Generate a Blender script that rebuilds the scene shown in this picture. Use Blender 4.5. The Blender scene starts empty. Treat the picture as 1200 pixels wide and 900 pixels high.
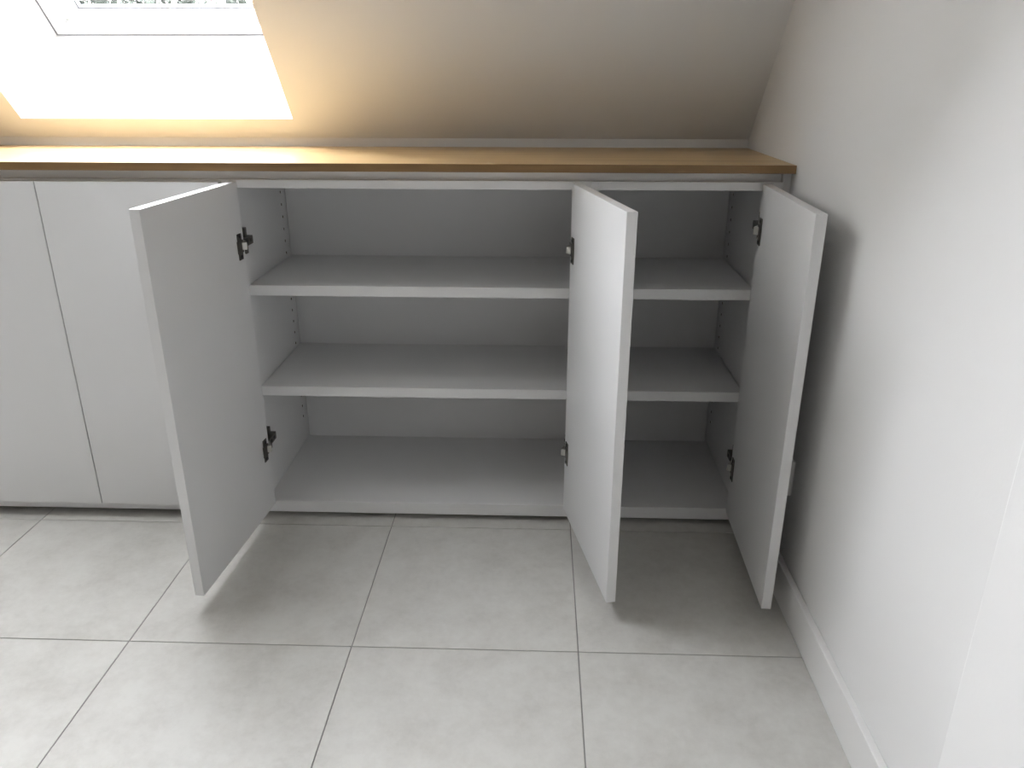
import bpy, bmesh, math, random
from mathutils import Vector, Matrix

random.seed(7)
SC = bpy.context.scene
COL = SC.collection

# ------------------------------------------------------------------ camera
cam_data = bpy.data.cameras.new('camera')
cam_data.sensor_width = 36.0
cam_data.lens = 36.0 * 926.24 / 1200.0
cam_data.clip_start = 0.02
cam = bpy.data.objects.new('camera', cam_data)
COL.objects.link(cam)
YAW, PITCH, ROLL = 0.0342, -0.3728, -0.0011
cam.location = (0.66585, -1.75133, 1.05953)
cam.rotation_mode = 'XYZ'
cam.matrix_world = (Matrix.Translation(cam.location) @ Matrix.Rotation(YAW, 4, 'Z')
                    @ Matrix.Rotation(math.pi / 2 + PITCH, 4, 'X') @ Matrix.Rotation(-ROLL, 4, 'Z'))
SC.camera = cam

# ------------------------------------------------------------------ sky (bright overcast)
world = bpy.data.worlds.new('overcast_sky')
SC.world = world
world.use_nodes = True
wn = world.node_tree.nodes
wl = world.node_tree.links
wn.clear()
w_out = wn.new('ShaderNodeOutputWorld')
w_bg = wn.new('ShaderNodeBackground')
w_tc = wn.new('ShaderNodeTexCoord')
w_sep = wn.new('ShaderNodeSeparateXYZ')
w_map = wn.new('ShaderNodeMapRange')
w_map.inputs['From Min'].default_value = 0.0
w_map.inputs['From Max'].default_value = 1.0
w_map.inputs['To Min'].default_value = 1.5
w_map.inputs['To Max'].default_value = 0.25
SKY_STRENGTH = 33.0
w_mul = wn.new('ShaderNodeMath'); w_mul.operation = 'MULTIPLY'
w_mul.inputs[1].default_value = SKY_STRENGTH
w_bg.inputs['Color'].default_value = (0.925, 0.952, 1.0, 1)
wl.new(w_tc.outputs['Generated'], w_sep.inputs[0])
wl.new(w_sep.outputs['Z'], w_map.inputs['Value'])
wl.new(w_map.outputs['Result'], w_mul.inputs[0])
wl.new(w_mul.outputs[0], w_bg.inputs['Strength'])
wl.new(w_bg.outputs[0], w_out.inputs[0])

# ------------------------------------------------------------------ exposure
SC.view_settings.view_transform = 'Standard'
SC.view_settings.look = 'None'
SC.view_settings.gamma = 1.0
SC.view_settings.use_curve_mapping = False
SC.view_settings.exposure = 0.66

# ------------------------------------------------------------------ measures (metres)
TILE = 0.45
XG, YG = 0.304, -0.4886            # one tile corner
WX = 1.2034                        # right wall
WXL = XG - 7 * TILE                # left wall, out of view
WY_REAR = -3.20
KNEE_Y, KNEE_Z = 0.3995, 0.9048    # knee wall and foot of the slope
TH = 0.8558                        # pitch of the roof
CT, ST = math.cos(TH), math.sin(TH)
CEIL_Z = 2.40
SLOPE_T = (CEIL_Z - KNEE_Z) / ST
ROOF_D = 0.315                     # depth of the skylight shaft
WIN_X0, WIN_X1 = -0.6765, 0.032
WIN_T0, WIN_T1 = 0.065, 1.50


def slope(x, t, d):
    """point on the roof slope: x along, t up the slope, d outwards"""
    return Vector((x, KNEE_Y - t * CT + d * ST, KNEE_Z + t * ST + d * CT))


# portals guide the daylight through the two openings
def portal(name, center, sx, sy, xdir, zdir):
    ld = bpy.data.lights.new(name, 'AREA')
    ld.shape = 'RECTANGLE'; ld.size = sx; ld.size_y = sy
    ld.cycles.is_portal = True
    o = bpy.data.objects.new(name, ld)
    z = Vector(zdir).normalized(); x = Vector(xdir).normalized(); y = z.cross(x)
    m = Matrix((x, y, z)).transposed().to_4x4(); m.translation = center
    o.matrix_world = m
    COL.objects.link(o)


# an area light shines along its local -Z
portal('skylight_portal', slope((WIN_X0 + WIN_X1) / 2, (WIN_T0 + WIN_T1) / 2, ROOF_D + 0.06),
       WIN_X1 - WIN_X0, WIN_T1 - WIN_T0, (1, 0, 0), (0, ST, CT))
WIN2_X0, WIN2_X1 = -2.35, -1.64   # assumed roof window, unseen, added for more light from the left
portal('added_skylight_portal', slope((WIN2_X0 + WIN2_X1) / 2, (WIN_T0 + WIN_T1) / 2, ROOF_D + 0.06),
       WIN2_X1 - WIN2_X0, WIN_T1 - WIN_T0, (1, 0, 0), (0, ST, CT))


# ------------------------------------------------------------------ materials
def mat(name, color, rough=0.5, metal=0.0, spec=0.5):
    m = bpy.data.materials.new(name); m.use_nodes = True
    b = m.node_tree.nodes['Principled BSDF']
    b.inputs['Base Color'].default_value = (*color, 1)
    b.inputs['Roughness'].default_value = rough
    b.inputs['Metallic'].default_value = metal
    b.inputs['Specular IOR Level'].default_value = spec
    return m


def nd(m, kind, **kw):
    n = m.node_tree.nodes.new(kind)
    for k, v in kw.items():
        setattr(n, k, v)
    return n


def lk(m, a, b):
    m.node_tree.links.new(a, b)


def bump(m, height, strength, dist):
    b = nd(m, 'ShaderNodeBump')
    b.inputs['Strength'].default_value = strength
    b.inputs['Distance'].default_value = dist
    lk(m, height, b.inputs['Height'])
    lk(m, b.outputs[0], m.node_tree.nodes['Principled BSDF'].inputs['Normal'])


def noise(m, scale, detail=4, rough=0.55, vec=None, coord='Object', msc=(1, 1, 1)):
    tc = nd(m, 'ShaderNodeTexCoord'); mp = nd(m, 'ShaderNodeMapping')
    mp.inputs['Scale'].default_value = msc
    lk(m, vec or tc.outputs[coord], mp.inputs[0])
    n = nd(m, 'ShaderNodeTexNoise')
    n.inputs['Scale'].default_value = scale
    n.inputs['Detail'].default_value = detail
    n.inputs['Roughness'].default_value = rough
    lk(m, mp.outputs[0], n.inputs['Vector'])
    return n.outputs['Fac']


def ramp(m, fac, stops):
    r = nd(m, 'ShaderNodeValToRGB')
    e = r.color_ramp.elements
    e[0].position, e[0].color = stops[0][0], (*stops[0][1], 1)
    e[1].position, e[1].color = stops[-1][0], (*stops[-1][1], 1)
    for p, c in stops[1:-1]:
        k = e.new(p); k.color = (*c, 1)
    lk(m, fac, r.inputs['Fac'])
    return r.outputs['Color']


M_WALL = mat('painted_plaster', (0.81, 0.805, 0.795), 0.85, spec=0.3)
bump(M_WALL, noise(M_WALL, 220, 3), 0.06, 0.002)
M_WALL_D = mat('low_bounce_plaster', (0.20, 0.185, 0.17), 0.85, spec=0.3)  # dark colour given to the unseen walls to cut bounce light
M_CEIL = mat('painted_ceiling', (0.79, 0.785, 0.77), 0.9, spec=0.25)
bump(M_CEIL, noise(M_CEIL, 180, 3), 0.05, 0.002)
M_BOARD = mat('painted_board', (0.81, 0.805, 0.79), 0.5, spec=0.4)
M_MEL = mat('white_melamine', (0.80, 0.80, 0.80), 0.42, spec=0.4)
bump(M_MEL, noise(M_MEL, 350, 2), 0.04, 0.001)
M_FRAME = mat('white_window_lacquer', (0.83, 0.84, 0.85), 0.35)
M_GASKET = mat('grey_gasket', (0.16, 0.165, 0.18), 0.6)
M_PLASTIC = mat('white_plastic', (0.80, 0.80, 0.78), 0.35)
M_NICKEL = mat('nickel_plated_steel', (0.17, 0.16, 0.145), 0.36, 1.0)
M_NICKEL_L = mat('bright_nickel', (0.50, 0.49, 0.46), 0.34, 1.0)
M_CHIP = mat('shaded_chipboard', (0.10, 0.07, 0.045), 0.9)
M_DARK = mat('dark_screw', (0.08, 0.08, 0.08), 0.4, 0.8)
M_GROUT = mat('grey_grout', (0.31, 0.30, 0.285), 0.9)
M_GROUND = mat('outdoor_paving', (0.25, 0.24, 0.22), 0.9)
M_BARK = mat('bark', (0.025, 0.02, 0.017), 0.9)
M_LEAF = mat('leaves', (0.027, 0.031, 0.026), 0.7, spec=0.05)

# tiles: pale concrete-look porcelain, each tile a little different
M_TILE = mat('concrete_look_tile', (0.6, 0.59, 0.56), 0.42, spec=0.4)
_tc = nd(M_TILE, 'ShaderNodeTexCoord'); _oi = nd(M_TILE, 'ShaderNodeObjectInfo')
_add = nd(M_TILE, 'ShaderNodeVectorMath', operation='ADD')
_sc = nd(M_TILE, 'ShaderNodeMath', operation='MULTIPLY'); _sc.inputs[1].default_value = 40.0
lk(M_TILE, _oi.outputs['Random'], _sc.inputs[0])
lk(M_TILE, _tc.outputs['Object'], _add.inputs[0]); lk(M_TILE, _sc.outputs[0], _add.inputs[1])
_n1 = noise(M_TILE, 9.0, 8, 0.68, vec=_add.outputs[0])
_n2 = noise(M_TILE, 60.0, 4, 0.7, vec=_add.outputs[0])
_mx = nd(M_TILE, 'ShaderNodeMath', operation='MULTIPLY_ADD')
_mx.inputs[1].default_value = 0.38
lk(M_TILE, _n2, _mx.inputs[0]); lk(M_TILE, _n1, _mx.inputs[2])
_c = ramp(M_TILE, _mx.outputs[0], [(0.48, (0.535, 0.522, 0.488)), (0.67, (0.60, 0.588, 0.554)), (0.84, (0.645, 0.636, 0.602))])
lk(M_TILE, _c, M_TILE.node_tree.nodes['Principled BSDF'].inputs['Base Color'])
bump(M_TILE, _n2, 0.05, 0.001)

# oak: long grain along X, staves a few centimetres wide
def oak(name, stops, rough):
    m = mat(name, stops[1][1], rough, spec=0.5)
    g = noise(m, 14.0, 6, 0.62, msc=(0.10, 2.2, 2.2))
    f = noise(m, 110.0, 3, 0.6, msc=(0.03, 1.6, 1.6))
    a = nd(m, 'ShaderNodeMath', operation='MULTIPLY_ADD'); a.inputs[1].default_value = 0.3
    lk(m, f, a.inputs[0]); lk(m, g, a.inputs[2])
    c = ramp(m, a.outputs[0], stops)
    lk(m, c, m.node_tree.nodes['Principled BSDF'].inputs['Base Color'])
    bump(m, f, 0.05, 0.0006)
    return m


M_OAK = oak('oiled_oak', [(0.42, (0.44, 0.285, 0.13)), (0.62, (0.58, 0.395, 0.19)), (0.85, (0.66, 0.465, 0.24))], 0.33)
M_OAK_EDGE = oak('oak_edge', [(0.42, (0.15, 0.08, 0.025)), (0.62, (0.21, 0.12, 0.042)), (0.85, (0.27, 0.16, 0.065))], 0.45)

# thin window glass
M_GLASS = bpy.data.materials.new('window_glass'); M_GLASS.use_nodes = True
_g = M_GLASS.node_tree; _g.nodes.clear()
_o = _g.nodes.new('ShaderNodeOutputMaterial'); _mixs = _g.nodes.new('ShaderNodeMixShader')
_t = _g.nodes.new('ShaderNodeBsdfTransparent'); _gl = _g.nodes.new('ShaderNodeBsdfGlossy')
_fr = _g.nodes.new('ShaderNodeFresnel')
_t.inputs[0].default_value = (0.96, 0.96, 0.96, 1); _gl.inputs['Roughness'].default_value = 0.02
_geo = _g.nodes.new('ShaderNodeNewGeometry'); _inv = _g.nodes.new('ShaderNodeMath'); _inv.operation = 'SUBTRACT'
_inv.inputs[0].default_value = 1.0; _fm = _g.nodes.new('ShaderNodeMath'); _fm.operation = 'MULTIPLY'
_g.links.new(_geo.outputs['Backfacing'], _inv.inputs[1]); _g.links.new(_inv.outputs[0], _fm.inputs[0])
_g.links.new(_fr.outputs[0], _fm.inputs[1]); _g.links.new(_fm.outputs[0], _mixs.inputs[0]); _g.links.new(_t.outputs[0], _mixs.inputs[1])
_g.links.new(_gl.outputs[0], _mixs.inputs[2]); _g.links.new(_mixs.outputs[0], _o.inputs[0])

# ------------------------------------------------------------------ builders
ORIGIN = {}


def box(bm, x0, x1, y0, y1, z0, z1, bev=0.0, seg=2, xf=None):
    vs = [bm.verts.new((x, y, z)) for x in (x0, x1) for y in (y0, y1) for z in (z0, z1)]
    idx = [(0, 1, 3, 2), (4, 6, 7, 5), (0, 4, 5, 1), (2, 3, 7, 6), (0, 2, 6, 4), (1, 5, 7, 3)]
    fs = [bm.faces.new([vs[i] for i in q]) for q in idx]
    allv = vs
    if bev > 0:
        es = list({e for f in fs for e in f.edges})
        r = bmesh.ops.bevel(bm, geom=es, offset=bev, segments=seg, profile=0.6, affect='EDGES')
        allv = list({v for f in r['faces'] for v in f.verts} | {v for v in vs if v.is_valid})
    if xf is not None:
        bmesh.ops.transform(bm, matrix=xf, verts=[v for v in allv if v.is_valid])
    return bm


def cyl(bm, p0, p1, r0, r1=None, seg=16, caps=True):
    r1 = r0 if r1 is None else r1
    p0, p1 = Vector(p0), Vector(p1); d = p1 - p0
    m = Matrix.Translation((p0 + p1) / 2) @ d.to_track_quat('Z', 'Y').to_matrix().to_4x4()
    bmesh.ops.create_cone(bm, cap_ends=caps, segments=seg, radius1=r0, radius2=r1, depth=d.length, matrix=m)
    return bm


def obj(name, bm, m, parent=None, origin=None, smooth=False):
    """one mesh object; bm holds world coordinates"""
    bmesh.ops.recalc_face_normals(bm, faces=bm.faces)
    if origin is None:
        lo = Vector([min(v.co[i] for v in bm.verts) for i in range(3)])
        hi = Vector([max(v.co[i] for v in bm.verts) for i in range(3)])
        origin = (lo + hi) / 2
    origin = Vector(origin)
    bmesh.ops.translate(bm, verts=bm.verts, vec=-origin)
    me = bpy.data.meshes.new(name); bm.to_mesh(me); bm.free()
    me.materials.append(m)
    if smooth:
        for p in me.polygons:
            p.use_smooth = True
    o = bpy.data.objects.new(name, me); COL.objects.link(o)
    ORIGIN[o.name] = origin
    if parent is not None:
        o.parent = parent
        o.location = origin - ORIGIN[parent.name]
    else:
        o.location = origin
    return o


def empty(name, loc, parent=None):
    o = bpy.data.objects.new(name, None); COL.objects.link(o)
    o.empty_display_size = 0.1
    ORIGIN[o.name] = Vector(loc)
    if parent is not None:
        o.parent = parent
        o.location = Vector(loc) - ORIGIN[parent.name]
    else:
        o.location = loc
    return o


def tag(o, label, cat, group=None):
    o['label'] = label; o['category'] = cat
    if group:
        o['group'] = group
    return o


def struct(o, label=None):
    o['kind'] = 'structure'
    if label:
        o['label'] = label
    return o


def bx(*a, **k):
    return box(bmesh.new(), *a, **k)


# ------------------------------------------------------------------ the room
floor = struct(obj('floor', bx(WXL - 0.1, WX + 0.1, WY_REAR - 0.2, KNEE_Y + 0.1, -0.06, -0.0016), M_GROUT),
               'pale grey concrete look tiled floor')
tile_mesh = None
GAP = 0.0012
for i in range(-7, 2):
    for j in range(-6, 2):
        x0, y0 = XG + i * TILE, YG + j * TILE
        cx, cy = x0 + TILE / 2, y0 + TILE / 2
        if tile_mesh is None:
            b = bx(x0 + GAP, x0 + TILE - GAP, y0 + GAP, y0 + TILE - GAP, -0.011, 0.0, bev=0.0004, seg=1)
            t = obj('tile', b, M_TILE, floor); tile_mesh = t.data
            z_t = t.location.z + ORIGIN['floor'].z
        else:
            t = bpy.data.objects.new('tile', tile_mesh); COL.objects.link(t)
            t.parent = floor
            t.location = Vector((cx, cy, z_t)) - ORIGIN['floor']

# right wall, its nearer thicker stretch and the baseboard
struct(obj('wall_right', bx(WX, WX + 0.12, WY_REAR - 0.2, KNEE_Y + 0.45, 0, CEIL_Z + 0.3), M_WALL),
       'white painted wall on the right')
struct(obj('wall_near', bx(1.143, WX, WY_REAR, -1.032, 0, CEIL_Z, bev=0.002), M_WALL),
       'thicker pale stretch of the right wall at the lower right corner')
struct(obj('baseboard_right', bx(WX - 0.0141, WX, -1.032, -0.001, 0, 0.0868, bev=0.0025), M_BOARD),
       'white baseboard along the right wall')
struct(obj('wall_back', bx(WXL - 0.1, WX, KNEE_Y, KNEE_Y + 0.12, 0, KNEE_Z), M_WALL),
       'low white knee wall behind the oak worktop')
struct(obj('wall_left', bx(WXL - 0.12, WXL, WY_REAR - 0.2, KNEE_Y + 0.45, 0, CEIL_Z + 0.3), M_WALL_D))
struct(obj('wall_rear', bx(WXL - 0.1, WX, WY_REAR - 0.15, WY_REAR, 0, CEIL_Z), M_WALL_D))


def slab_with_holes(x0, x1, t0, t1, d0, d1, spans, ht0, ht1):
    xs = [x0] + [v for sp in spans for v in sp] + [x1]
    ts = [t0, ht0, ht1, t1]
    bm = bmesh.new()
    V = {(i, j, k): bm.verts.new(slope(x, t, d)) for i, x in enumerate(xs) for j, t in enumerate(ts) for k, d in enumerate((d0, d1))}
    for i in range(len(xs) - 1):
        for j in range(3):
            quad = [(i, j), (i + 1, j), (i + 1, j + 1), (i, j + 1)]
            if i % 2 == 1 and j == 1:                          # a window: only the four reveals
                for k in range(4):
                    p, q = quad[k], quad[(k + 1) % 4]
                    bm.faces.new((V[(*p, 0)], V[(*q, 0)], V[(*q, 1)], V[(*p, 1)]))
                continue
            bm.faces.new([V[(*p, 0)] for p in quad])
            bm.faces.new([V[(*p, 1)] for p in reversed(quad)])
    return bm


struct(obj('ceiling', slab_with_holes(WXL - 0.1, WX, 0.0, SLOPE_T + 0.05, 0.0, ROOF_D, [(WIN2_X0, WIN2_X1), (WIN_X0, WIN_X1)], WIN_T0, WIN_T1), M_CEIL),
       'sloping attic ceiling with a deep white skylight recess')
struct(obj('ceiling', bx(WXL - 0.1, WX, WY_REAR - 0.15, KNEE_Y - SLOPE_T * CT, CEIL_Z, CEIL_Z + 0.1), M_CEIL))

# ---- skylight
SM = Matrix(((1, 0, 0, 0), (0, -CT, ST, KNEE_Y), (0, ST, CT, KNEE_Z), (0, 0, 0, 1)))   # (x, t, d) -> world


def sbox(bm, x0, x1, t0, t1, d0, d1, bev=0.0):
    return box(bm, x0, x1, t0, t1, d0, d1, bev=bev, xf=SM)


def frame_ring(x0, x1, t0, t1, wl, wr, wb, wt, d0, d1, bev):
    b = bmesh.new()
    sbox(b, x0, x0 + wl, t0, t1, d0, d1, bev); sbox(b, x1 - wr, x1, t0, t1, d0, d1, bev)
    sbox(b, x0 + wl, x1 - wr, t0, t0 + wb, d0, d1, bev); sbox(b, x0 + wl, x1 - wr, t1 - wt, t1, d0, d1, bev)
    return b


def roof_window(name, X0, X1, label):
    T0, T1 = WIN_T0, WIN_T1
    win = struct(empty(name, slope((X0 + X1) / 2, T0, ROOF_D)), label)
    obj('window_frame', frame_ring(X0 + 0.007, X1 - 0.007, T0 + 0.006, T1 - 0.007, 0.0295, 0.0295, 0.0255, 0.0295, ROOF_D - 0.004, ROOF_D + 0.075, 0.002), M_FRAME, win)
    obj('gap_ring', frame_ring(X0 + 0.0005, X1 - 0.0005, T0 + 0.0005, T1 - 0.0005, 0.0063, 0.0063, 0.0053, 0.0063, ROOF_D - 0.002, ROOF_D + 0.03, 0), M_GASKET, win)  # grey ring added to draw the shadow gap around the frame
    obj('gap_ring', frame_ring(X0 + 0.0367, X1 - 0.0367, T0 + 0.0317, T1 - 0.0367, 0.0021, 0.0021, 0.0021, 0.0021, ROOF_D + 0.012, ROOF_D + 0.03, 0), M_PLASTIC, win)
    sash = obj('sash', frame_ring(X0 + 0.039, X1 - 0.039, T0 + 0.034, T1 - 0.039, 0.045, 0.045, 0.029, 0.05, ROOF_D + 0.020, ROOF_D + 0.046, 0.003), M_FRAME, win)
    obj('gasket', frame_ring(X0 + 0.084, X1 - 0.084, T0 + 0.0625, T1 - 0.088, 0.005, 0.005, 0.004, 0.005, ROOF_D + 0.027, ROOF_D + 0.041, 0), M_GASKET, sash)
    obj('pane', sbox(bmesh.new(), X0 + 0.088, X1 - 0.088, T0 + 0.066, T1 - 0.093, ROOF_D + 0.038, ROOF_D + 0.0385), M_GLASS, sash)


roof_window('window_1', WIN_X0, WIN_X1, 'white roof window set deep in the sloping ceiling')
roof_window('added_window', WIN2_X0, WIN2_X1, None)  # assumed window, added out of view to let in daylight

# ---- outside
struct(obj('ground', bx(-40, 40, -40, 40, -2.9, -2.8), M_GROUND))

def tree(x, y, top, label):
    """broad-leaved tree beyond the roof window: trunk with limbs and a crown of single leaves"""
    rnd = random.Random(int(x * 10))
    root = tag(empty('tree', (x, y, -2.8)), label, 'tree', 'trees beyond the roof window')
    b = bmesh.new()
    cyl(b, (x, y, -2.8), (x + 0.1, y, top - 1.4), 0.16, 0.05, 10)
    tips = []
    for k in range(9):
        a = k * 2.4; z0 = top - 3.6 + 0.28 * k
        e = Vector((x + math.cos(a) * 1.2, y + math.sin(a) * 1.2, z0 + 1.3))
        cyl(b, (x + 0.07, y, z0), e, 0.05, 0.012, 7); tips.append(e)
    obj('trunk', b, M_BARK, root, origin=(x, y, -2.8))
    b = bmesh.new()
    for k in range(5200):
        e = rnd.choice(tips)
        c = e + Vector((rnd.gauss(0, .5), rnd.gauss(0, .5), rnd.gauss(0, .42)))
        if c.z > top:
            continue
        m = Matrix.Translation(c) @ Matrix.Rotation(rnd.uniform(0, 6.28), 4, 'Z') @ Matrix.Rotation(rnd.uniform(-1.2, 1.2), 4, 'X')
        l, w = rnd.uniform(.07, .12), rnd.uniform(.03, .05)
        b.faces.new([b.verts.new(m @ Vector(p)) for p in ((0, -l, 0), (w, 0, .012), (0, l, 0), (-w, 0, .012))])
    lv = obj('foliage', b, M_LEAF, root); lv['kind'] = 'stuff'


tree(-6.3, 11.0, 2.6, 'leafy tree outside at the left end of the roof window')
tree(-3.1, 7.0, 1.95, 'smaller leafy tree outside seen further right through the roof window')

# ------------------------------------------------------------------ cabinets
ZB0, ZB1 = 0.014, 0.046            # bottom panel
ZT0, ZT1 = 0.8276, 0.8458          # top panel
DEP = 0.393                        # inner depth
DZ0, DZ1 = 0.0403, 0.8422          # doors
DT = 0.020
SH_Y, SH_T = 0.0515, 0.025         # shelf setback and thickness
SHELVES = (0.5957, 0.3395)
PT = 0.018                         # panel thickness
HOLE_Y = 0.357


def side_panel(root, x0, x1, holes):
    """a side panel; holes = -1 / +1: bored on its left / right face, 0: plain"""
    o = obj('side_panel', bx(x0, x1, 0.0, KNEE_Y - 0.0005, ZB0, ZT1, bev=0.0008, seg=1), M_MEL, root)
    if holes:
        b = bmesh.new(); xf = x1 if holes > 0 else x0
        z = 0.1245
        while z < 0.80:
            cyl(b, (xf - 0.013, HOLE_Y, z), (xf + 0.010, HOLE_Y, z), 0.0037, seg=12)
            z += 0.0323
        bmesh.ops.recalc_face_normals(b, faces=b.faces)
        bmesh.ops.translate(b, verts=b.verts, vec=-ORIGIN[o.name])
        me = bpy.data.meshes.new('bore'); b.to_mesh(me); b.free()
        co = bpy.data.objects.new('bore', me); COL.objects.link(co); co.location = ORIGIN[o.name]
        bpy.context.view_layer.update()
        md = o.modifiers.new('bore', 'BOOLEAN'); md.operation = 'DIFFERENCE'; md.object = co; md.solver = 'EXACT'
        bpy.context.view_layer.update()
        nm = bpy.data.meshes.new_from_object(o.evaluated_get(bpy.context.evaluated_depsgraph_get()))
        o.modifiers.clear(); old = o.data; o.data = nm; nm.name = 'side_panel'
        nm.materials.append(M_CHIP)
        for p in nm.polygons:                               # raw board core, coloured darker to give the bores shade
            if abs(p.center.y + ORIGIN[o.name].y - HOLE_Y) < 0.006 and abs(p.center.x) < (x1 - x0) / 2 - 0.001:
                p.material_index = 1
        bpy.data.objects.remove(co); bpy.data.meshes.remove(me); bpy.data.meshes.remove(old)
    return o


def carcass(root, x0, x1, hl, hr, shelves=True):
    """x0..x1 are the inner faces"""
    side_panel(root, x0 - PT, x0, hl)
    side_panel(root, x1, x1 + PT, hr)
    obj('bottom_panel', bx(x0, x1, 0.0, DEP, ZB0, ZB1, bev=0.0008, seg=1), M_MEL, root)
    obj('top_panel', bx(x0, x1, 0.0, DEP, ZT0, ZT1, bev=0.0008, seg=1), M_MEL, root)
    obj('back_panel', bx(x0 + 0.0016, x1 - 0.0016, DEP, DEP + 0.006, ZB0, ZT1), M_MEL, root)
    if shelves:
        for z in SHELVES:
            obj('shelf', bx(x0 + 0.0016, x1 - 0.0016, SH_Y, DEP - 0.001, z - SH_T, z, bev=0.001), M_MEL, root)


def open_door(root, hx, hy, ang, w, out):
    """hx, hy: hinge edge of the inner face; ang: direction towards the free edge; out=+1/-1: side of the outer face"""
    d = Vector((math.cos(ang), math.sin(ang), 0)); n = Vector((-d.y, d.x, 0)) * out
    m = Matrix(((d.x, n.x, 0, hx), (d.y, n.y, 0, hy), (0, 0, 1, 0), (0, 0, 0, 1)))
    obj('door', bx(0, w, 0, DT, DZ0, DZ1, bev=0.0012, xf=m), M_MEL, root, origin=(hx, hy, (DZ0 + DZ1) / 2))
    return m


def hinge(root, s, xp, dm, z):
    """concealed hinge: s=+1 on a left-hand panel face, -1 on a right-hand one; dm = door frame (x along, y outwards)"""
    h = empty('hinge', (xp, 0.0, z), root)
    # cup flange screwed to the inner face of the door, long side upright
    b = bmesh.new()
    box(b, 0.014, 0.034, -0.0022, -0.0001, z - 0.029, z + 0.029, bev=0.0009, xf=dm)
    box(b, 0.010, 0.040, -0.0032, -0.0018, z - 0.014, z + 0.014, bev=0.0006, xf=dm)
    obj('cup_flange', b, M_NICKEL, h)
    for dz in (-0.0225, 0.0225):
        b = bmesh.new()
        cyl(b, dm @ Vector((0.024, -0.0040, z + dz)), dm @ Vector((0.024, -0.0018, z + dz)), 0.0036, 0.0042, 14)
        obj('screw', b, M_DARK, h)
    # folding link between the cup and the arm
    c0 = dm @ Vector((0.012, -0.006, 0)); a1 = Vector((xp + s * 0.014, 0.012, 0))
    b = bmesh.new()
    v = a1 - c0; L = v.length; u = v.normalized(); p = Vector((-u.y, u.x, 0))
    lm = Matrix(((u.x, p.x, 0, c0.x), (u.y, p.y, 0, c0.y), (0, 0, 1, 0), (0, 0, 0, 1)))
    box(b, -0.004, L + 0.004, -0.0055, 0.0055, z - 0.0085, z + 0.0085, bev=0.0015, xf=lm)
    obj('hinge_link', b, M_NICKEL_L, h)
    # arm along the side panel
    b = bmesh.new()
    xa, xb = sorted((xp + s * 0.006, xp + s * 0.0195))
    box(b, xa, xb, 0.006, 0.066, z - 0.0095, z + 0.0095, bev=0.0015)
    box(b, xa, xb, 0.004, 0.012, z - 0.011, z + 0.011, bev=0.001)
    obj('hinge_arm', b, M_NICKEL, h)
    b = bmesh.new()
    for yy in (0.028, 0.050):
        cyl(b, (xp + s * 0.0190, yy, z), (xp + s * 0.0208, yy, z), 0.0042, 0.0040, 14)
    obj('screw', b, M_DARK, h)
    # cross shaped mounting plate on the panel
    b = bmesh.new()
    xa, xb = sorted((xp + s * 0.0001, xp + s * 0.0062))
    box(b, xa, xb, 0.012, 0.060, z - 0.008, z + 0.008, bev=0.001)
    xa, xb = sorted((xp + s * 0.0001, xp + s * 0.0115))
    box(b, xa, xb, 0.038, 0.052, z - 0.030, z + 0.030, bev=0.0015)
    obj('mounting_plate', b, M_NICKEL, h)


GROUP = 'white base cabinets along the knee wall'
XL, XP0, XP1, XR = -0.020, 0.7565, 0.775, 1.168
DW = 0.390

# closed double cabinet under the skylight
cab = tag(empty('base_cabinet', (-0.450, 0.19, 0)), 'closed white double base cabinet below the skylight, both flat doors shut', 'cabinet', GROUP)
carcass(cab, -0.844, XL - 2 * PT - 0.0004, 0, 0)
obj('door', bx(-0.8600, -0.4398, -0.022, -0.002, DZ0, DZ1, bev=0.0012), M_MEL, cab)
obj('door', bx(-0.4372, -0.0305, -0.022, -0.002, DZ0, DZ1, bev=0.0012), M_MEL, cab)

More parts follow.
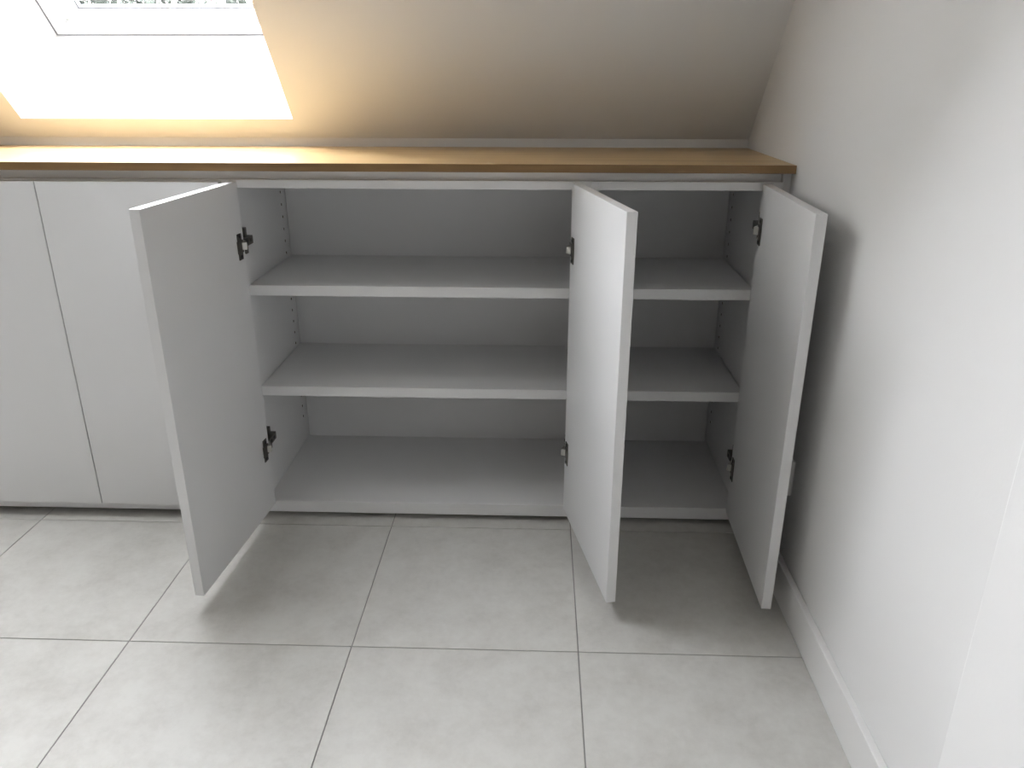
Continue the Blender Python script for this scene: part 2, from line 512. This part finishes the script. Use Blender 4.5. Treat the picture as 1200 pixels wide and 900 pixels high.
# open double cabinet
cab = tag(empty('base_cabinet', (0.37, 0.19, 0)), 'wide open white double cabinet in the middle, two long shelves, both doors swung out', 'cabinet', GROUP)
carcass(cab, XL, XP0 - 0.0001, 1, 0)
A1 = -1.6455
d1 = open_door(cab, 0.0 + 0.040 * math.cos(A1) * -1, -0.003, A1, DW, -1)
for z in (0.703, 0.201):
    hinge(cab, 1, XL, d1, z)
A2 = -1.3666
d2 = open_door(cab, 0.7436 - 0.040 * math.cos(A2), -0.003, A2, DW, 1)
for z in (0.700, 0.205):
    hinge(cab, -1, XP0, d2, z)

# open single cabinet next to the wall
cab = tag(empty('base_cabinet', (0.97, 0.19, 0)), 'narrow open white single cabinet against the right wall, its one door swung out', 'cabinet', GROUP)
carcass(cab, XP1 + PT, XR, 0, -1)
A3 = -1.6022
d3 = open_door(cab, 1.1416 - 0.042 * math.cos(A3), -0.003, A3, DW, 1)
for z in (0.745, 0.170):
    hinge(cab, -1, XR, d3, z)

# worktop and the strips that close the gaps
wt = tag(empty('worktop', (0.17, 0.19, 0.8664)), 'long oak worktop with darker front edge lying across the white cabinets', 'worktop')
obj('worktop_board', bx(-0.866, WX - 0.0005, -0.0235, KNEE_Y - 0.0005, 0.8664, 0.8834, bev=0.0008, seg=1), M_OAK, wt)
obj('front_edge', bx(-0.866, WX - 0.0005, -0.0255, -0.0236, 0.8664, 0.8834, bev=0.0006, seg=1), M_OAK_EDGE, wt)['label'] = 'darker oak front edge'
tag(obj('filler_rail', bx(-0.862, WX - 0.0185, 0.014, 0.032, 0.8459, 0.8663), M_MEL),
    'narrow white filler rail between the cabinet tops and the oak worktop', 'rail')
tag(obj('filler_strip', bx(XR + PT + 0.0002, WX - 0.0003, 0.003, 0.021, 0.0, 0.8663), M_MEL),
    'thin white upright filler strip between the narrow cabinet and the right wall', 'filler strip')
tag(obj('plinth', bx(-0.862, XR + PT, 0.055, 0.071, 0.0, 0.0139), M_BOARD),
    'low white plinth strip recessed in the shadow under the cabinets', 'plinth')

# wall socket half hidden behind the right-hand door
so = tag(empty('wall_socket', (WX, -0.230, 0.275)), 'white wall socket half hidden behind the right open door', 'socket')
obj('cover_plate', bx(WX - 0.009, WX - 0.0001, -0.270, -0.190, 0.235, 0.315, bev=0.003), M_PLASTIC, so)
b = bmesh.new(); cyl(b, (WX - 0.0105, -0.230, 0.275), (WX - 0.0088, -0.230, 0.275), 0.022, seg=28)
obj('socket_well', b, M_PLASTIC, so)
